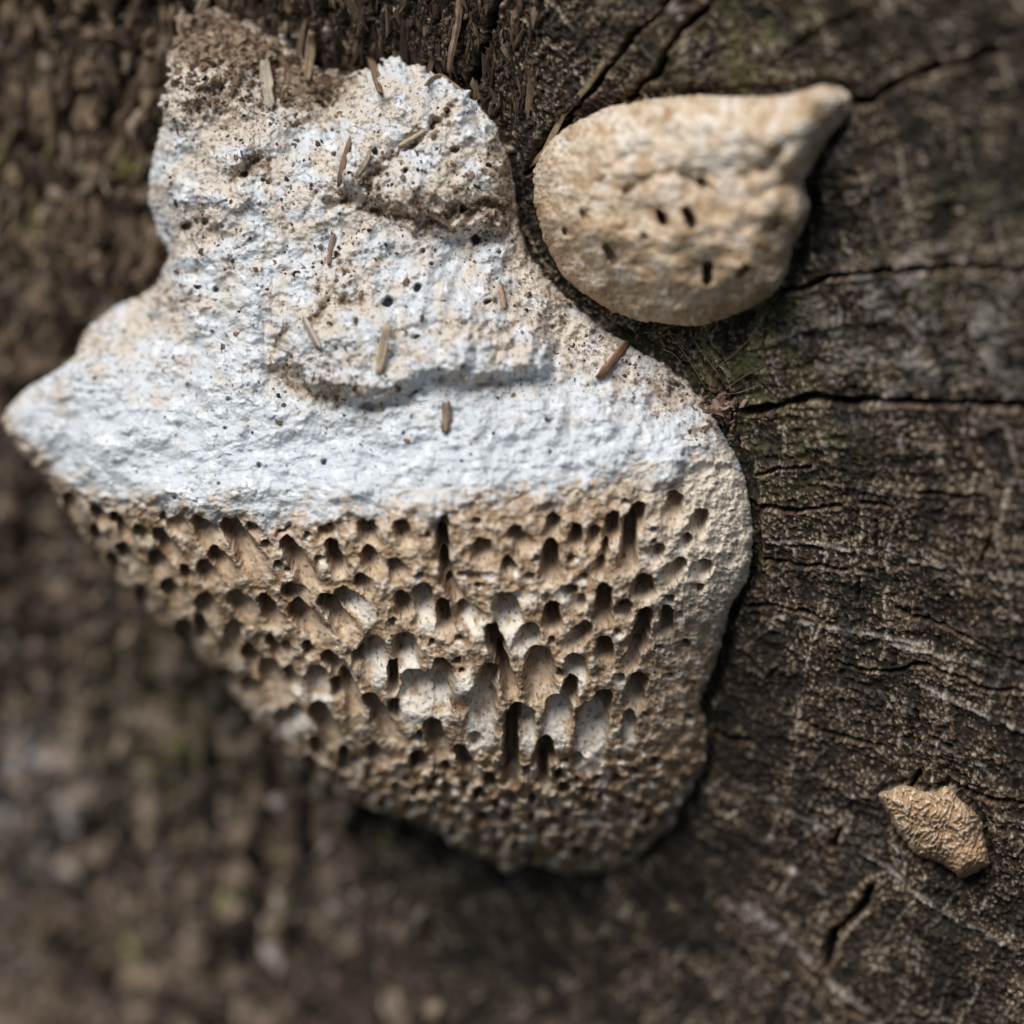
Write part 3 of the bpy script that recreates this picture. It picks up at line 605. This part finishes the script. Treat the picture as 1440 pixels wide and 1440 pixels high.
# ------------------------------------------------------------------ loose splinters, fibres and crumbs
def strip_mesh(name, pts, wd, th, color, seed, jag=.25):
    """a split sliver of wood along pts (mm): ribbed cross-section, uneven ends"""
    rg = np.random.default_rng(seed)
    p = np.array(pts, float); n = len(p); k = 14
    T = np.gradient(p, axis=0); T /= np.linalg.norm(T, axis=1)[:, None]
    V = np.tile(-f_, (n, 1)); Sd = np.cross(T, V); Sd /= np.linalg.norm(Sd, axis=1)[:, None]; V = np.cross(Sd, T)
    prof = np.ones(n); prof[0] = .6; prof[-1] = .5; prof[1] = .95; prof[-2] = .85
    prof *= 1+jag*rg.normal(0, .5, n)
    ribs = 1+.5*rg.normal(0, 1, k).clip(-1.2, 1.6)
    ang = np.arange(k)/k*2*np.pi
    co = p[:, None]+Sd[:, None]*(np.cos(ang)*wd/2)[None, :, None]*prof[:, None, None]+V[:, None]*(np.sin(ang)*th/2*ribs)[None, :, None]*np.minimum(prof*1.3, 1)[:, None, None]
    co[:, :, :] += T[:, None]*(rg.normal(0, wd*.28, (1, k))*np.linspace(-1, 1, n)[:, None])[..., None]
    a = np.arange(n*k).reshape(n, k); b = np.roll(a, -1, 1)
    q = np.stack([a[:-1], b[:-1], b[1:], a[1:]], -1).reshape(-1, 4)
    co = np.vstack([co.reshape(-1, 3), p[:1], p[-1:]])
    e0 = np.stack([b[0], a[0], np.full(k, n*k), np.full(k, n*k)], -1); e1 = np.stack([a[-1], b[-1], np.full(k, n*k+1), np.full(k, n*k+1)], -1)
    tint = np.r_[np.tile(rg.uniform(.4, 1.35, k), n)*rg.uniform(.8, 1.2, n*k), 1, 1]
    c = np.array(color)[None]*tint[:, None]
    verts = (co*MM)
    me = bpy.data.meshes.new(name)
    faces = [tuple(map(int, f)) for f in q]+[tuple(map(int, f[:3])) for f in np.vstack([e0, e1])]
    me.from_pydata(verts.tolist(), [], faces); me.polygons.foreach_set('use_smooth', np.ones(len(faces), bool))
    at = me.color_attributes.new('Col', 'FLOAT_COLOR', 'POINT'); at.data.foreach_set('color', np.c_[np.clip(c, 0, 1), np.ones(len(c))].astype(np.float32).ravel())
    me.update(); return me
def lay(px, lift, n=9):               # points along a pixel polyline, lying on whatever is there
    p = smooth_poly(px, max(2, n//(len(px)-1)), False); n = len(p)
    zz = surf_z(p[:, 0], p[:, 1]); k = np.polyfit(np.arange(n), zz, 2 if n > 8 else 1)
    base = np.polyval(k, np.arange(n)); base = base+np.percentile(zz-base, 60)
    return P(p[:, 0], p[:, 1], base+lift)
SPL = [([(372,84),(375,118),(380,150)],17,.30,(.46,.39,.31),'pale straw grey splinter standing at the top of the white crust'),
 ([(545,458),(538,490),(531,524)],13,.25,(.50,.40,.28),'pale tan splinter lying below the two cap holes'),
 ([(627,568),(628,588),(625,607)],14,.35,(.20,.145,.105),'short dark seed-like chip on the clean white rim'),
 ([(703,398),(707,416),(710,434)],8,.2,(.30,.21,.15),'thin brown sliver on the cap near the rounded fungus'),
 ([(428,448),(438,468),(450,490)],10,.2,(.45,.38,.32),'greyish sliver in the hollow of the cap'),
 ([(842,530),(862,508),(884,480)],13,.3,(.26,.15,.10),'reddish pointed flake at the cap border below the rounded fungus'),
 ([(520,82),(528,104),(534,130)],11,.3,(.22,.14,.09),'brown bark sliver on the upper edge of the cap'),
 ([(648,-8),(642,40),(634,80),(632,100)],9,.5,(.26,.175,.12),'long reddish brown splinter beside the crack above the cap'),
 ([(438,46),(436,78),(432,114)],13,.5,(.24,.17,.11),'tan wood flake in the dark fibres above the cap'),
 ([(598,184),(580,194),(560,206)],7,.2,(.48,.38,.26),'slim pale sliver lying across the cap furrow'),
 ([(492,196),(482,230),(476,262)],8,.25,(.25,.17,.11),'brown sliver on the slope left of the cap furrow'),
 ([(520,215),(512,232),(502,246)],7,.25,(.38,.30,.22),'short straw fragment at the lower end of the cap furrow'),
 ([(736,240),(766,212),(792,162),(824,124),(848,92)],8,.4,(.34,.27,.17),'long bent wood strand along the edge of the rounded fungus'),
 ([(598,120),(618,106),(650,128)],6,.3,(.28,.2,.13),'bent brown fibre over the top of the cap'),
 ([(470,330),(464,350),(462,372)],7,.2,(.22,.16,.12),'dark thin sliver in the middle of the upper cap'),
 ([(600,300),(624,312),(640,326)],8,.25,(.20,.14,.10),'dark sliver in the dirt above the cap hole')]
for i, (px, wd, lift, colr, lab) in enumerate(SPL):
    o = obj('splinter', strip_mesh('splinter', lay(px, lift+.05), wd*PXMM, wd*PXMM*.4+.1, colr, 500+i), MAT_CHIP)
    tag(o, lab, 'splinter', 'loose wood splinters')
FIB = [[(905,468),(925,466),(948,458)],[(925,462),(930,478),(936,494)],[(940,468),(965,500),(992,545)],[(952,476),(980,500),(1005,540)],[(968,462),(985,492),(1012,528)],[(930,490),(950,500),(962,520)],[(985,478),(1010,505),(1030,552)],[(1002,520),(1030,500),(1062,470)],[(1020,548),(1045,530),(1080,512)],[(1012,555),(1040,552),(1070,540)],[(918,478),(938,470),(955,472)],[(1000,548),(990,520),(985,500)]]
for i, px in enumerate(FIB):
    o = obj('dry_fibre', strip_mesh('dry_fibre', lay(px, .15, 8), .075, .07, (.24, .19, .10), 700+i, .1), MAT_CHIP)
    tag(o, 'thin straw-coloured dry fibre in the gap below the rounded fungus', 'fibre', 'dry fibres between the two fungi')

ICO = None
def ico():
    t = (1+5**.5)/2
    v = np.array([(-1,t,0),(1,t,0),(-1,-t,0),(1,-t,0),(0,-1,t),(0,1,t),(0,-1,-t),(0,1,-t),(t,0,-1),(t,0,1),(-t,0,-1),(-t,0,1)], float); v /= np.linalg.norm(v[0])
    f = np.array([(0,11,5),(0,5,1),(0,1,7),(0,7,10),(0,10,11),(1,5,9),(5,11,4),(11,10,2),(10,7,6),(7,1,8),(3,9,4),(3,4,2),(3,2,6),(3,6,8),(3,8,9),(4,9,5),(2,4,11),(6,2,10),(8,6,7),(9,8,1)])
    return v, f
IV, IF = ico()
def crumbs(name, pos, size, elong, cols, seed, axisdir=None):
    rg = np.random.default_rng(seed); n = len(pos)
    Q = np.linalg.qr(rg.normal(size=(n, 3, 3)))[0]
    if axisdir is not None:           # fibres: long axis near axisdir
        a = axisdir+rg.normal(0, .28, (n, 3)); a /= np.linalg.norm(a, axis=1)[:, None]
        b = np.cross(a, rg.normal(size=(n, 3))); b /= np.linalg.norm(b, axis=1)[:, None]; Q = np.stack([a, b, np.cross(a, b)], -1)
    sc = np.stack([size*elong, size*rg.uniform(.6, 1.1, n), size*rg.uniform(.5, 1., n)], -1)
    v = IV[None]*sc[:, None]*(1+.42*rg.normal(size=(n, 12, 1)).clip(-1.4, 1.6))
    v = np.einsum('nij,nkj->nki', Q, v)+pos[:, None]
    f = IF[None]+(np.arange(n)*12)[:, None, None]
    c = np.repeat(cols, 12, 0)*rg.uniform(.8, 1.2, (n*12, 1))
    me = raw_mesh(name, v.reshape(-1, 3)*MM, f.reshape(-1, 3), None, c)
    me.polygons.foreach_set('use_smooth', np.zeros(len(me.polygons), bool)); return me
def palette(n, rg, cols, wt):
    i = rg.choice(len(cols), n, p=np.array(wt)/sum(wt)); return np.array(cols, float)[i]*rg.uniform(.65, 1.3, (n, 1))
BROWN = [(.10,.068,.045),(.20,.135,.088),(.33,.245,.17),(.045,.032,.024)]
rg = np.random.default_rng(90)
# crumbs lying on the cap
XS, YS = [], []
regs = [(300,140,75,55,150),(300,115,80,40,300),(280,50,36,30,420),(350,75,50,28,420),(430,120,38,28,380),(500,250,55,35,80),(610,300,85,28,170),(700,290,25,50,70),(280,320,40,30,70),(360,235,30,20,40),(480,400,40,50,60),(470,545,70,25,90),(760,420,45,35,60),(850,490,60,25,80),(940,550,50,30,90),(1000,610,25,35,50),(400,330,140,120,120),(560,480,170,90,110),(640,200,45,60,70),(240,430,15,40,30)]
for x, y, sx, sy, n in regs:
    XS.append(rg.normal(x, sx, n)); YS.append(rg.normal(y, sy, n))
XS = np.concatenate(XS); YS = np.concatenate(YS); ok = (SD_BIG(XS, YS) > 4) & (YS < rim_y(XS)-18); XS, YS = XS[ok], YS[ok]
n = len(XS); size = rg.lognormal(-2.3, .42, n).clip(.045, .28)*np.where((YS < 150) & (XS < 490), 1.5, 1.)
pos = P(XS, YS, surf_z(XS, YS)+size*.2)
tag(obj('dirt_crumbs', crumbs('dirt_crumbs', pos, size, rg.uniform(.8, 1.6, n), palette(n, rg, BROWN, (4, 5, 3, .8)), 91), MAT_CHIP), 'scattered brown dirt crumbs stuck to the white cap', 'crumbs', None, 'stuff')
# crumbling wood on the left and fibres along the top
n = 2600
XS = rg.uniform(-150, 330, n); YS = rg.uniform(-120, 560, n); ok = SD_BIG(XS, YS) < -6; XS, YS = XS[ok], YS[ok]; n = len(XS)
size = rg.lognormal(-1.05, .45, n).clip(.15, .9)
pos = P(XS, YS, zwood(XS, YS)+1.1*wood_h(XS, YS)+rg.uniform(-.1, .7, n)*size)
tag(obj('rotten_wood_crumbs', crumbs('rotten_wood_crumbs', pos, size, rg.uniform(1.2, 3.5, n), palette(n, rg, [(.10,.07,.048),(.22,.155,.10),(.36,.28,.205),(.05,.035,.025),(.13,.12,.045)], (4, 4, 1.2, 2, .7)), 92, np.array((.25, -.2, 1.))), MAT_CHIP), 'crumbling brown rotten wood heaped beside the upper cap', 'rotten wood', None, 'stuff')
n = 2200
XS = rg.uniform(200, 760, n); YS = rg.uniform(-110, 160, n); ok = (SD_BIG(XS, YS) < 4) & (SD_SMALL(XS, YS) < -8) & (line_dist(XS, YS, np.array([(655,140),(672,90),(690,40),(708,-10)], float)) > 8); XS, YS = XS[ok], YS[ok]; n = len(XS)
size = rg.lognormal(-2.0, .4, n).clip(.06, .35)
pos = P(XS, YS, zwood(XS, YS)+1.1*wood_h(XS, YS)+size*.5)
tag(obj('frayed_wood_fibres', crumbs('frayed_wood_fibres', pos, size, rg.uniform(1.5, 6, n), palette(n, rg, [(.06,.042,.03),(.15,.105,.07),(.27,.20,.14)], (5, 4, 1)), 93, np.array((.1, -.3, 1.))), MAT_CHIP), 'short dark frayed wood fibres above the top of the cap', 'wood fibres', None, 'stuff')
n = 1900
XS = rg.uniform(-150, 620, n); YS = rg.uniform(620, 1540, n); ok = SD_BIG(XS, YS) < 10; XS, YS = XS[ok], YS[ok]; n = len(XS)
size = rg.lognormal(-1.0, .5, n).clip(.15, 1.1)
pos = P(XS, YS, zwood(XS, YS)+1.1*wood_h(XS, YS)+rg.uniform(-.5, .25, n)*size)
def chip_colours(cc):                 # a bleached patch and an algae-covered one
    a = .9*np.exp(-(((XS-35)/85)**2+((YS-1120)/75)**2)); cc = cc+(np.array((.50, .49, .485))*rg.uniform(.5, 1.2, (n, 1))-cc)*a[:, None]
    cc = cc*np.clip(.35+1.3*ss(-.45, .45, fbm(XS*PXMM/2.2, YS*PXMM/22, 2, 98)), .3, 1.5)[:, None]
    b = .8*np.exp(-(((XS-225)/90)**2+((YS-1020)/140)**2))*rg.uniform(.2, 1, n); return cc+(np.array((.25, .225, .10))-cc)*b[:, None]
tag(obj('decayed_wood_chips', crumbs('decayed_wood_chips', pos, size, rg.uniform(1.0, 2.8, n), chip_colours(palette(n, rg, [(.10,.07,.05),(.20,.15,.11),(.40,.34,.29),(.018,.013,.01),(.20,.195,.08)], (4, 4, 2, 4, .7))), 95, np.array((.15, -.2, 1.))), MAT_CHIP), 'loose greyish brown decayed wood chips below the pored fungus', 'wood chips', None, 'stuff')
# small clump at the right corner of the cap
n = 90
a = rg.normal(0, 1, (n, 2)); XS = 1012+a[:, 0]*13; YS = 577+a[:, 1]*13
size = rg.lognormal(-1.75, .35, n).clip(.08, .4)
pos = P(XS, YS, np.maximum(surf_z(XS, YS), zwood(XS, YS))+rg.uniform(.0, .8, n)*np.exp(-(a**2).sum(1)/2)+.1)
tag(obj('debris_clump', crumbs('debris_clump', pos, size, rg.uniform(1, 2.5, n), palette(n, rg, [(.22,.14,.10),(.32,.22,.17),(.14,.09,.06)], (4, 2, 3)), 94), MAT_CHIP), 'reddish brown clump of debris where a crack meets the cap', 'debris')
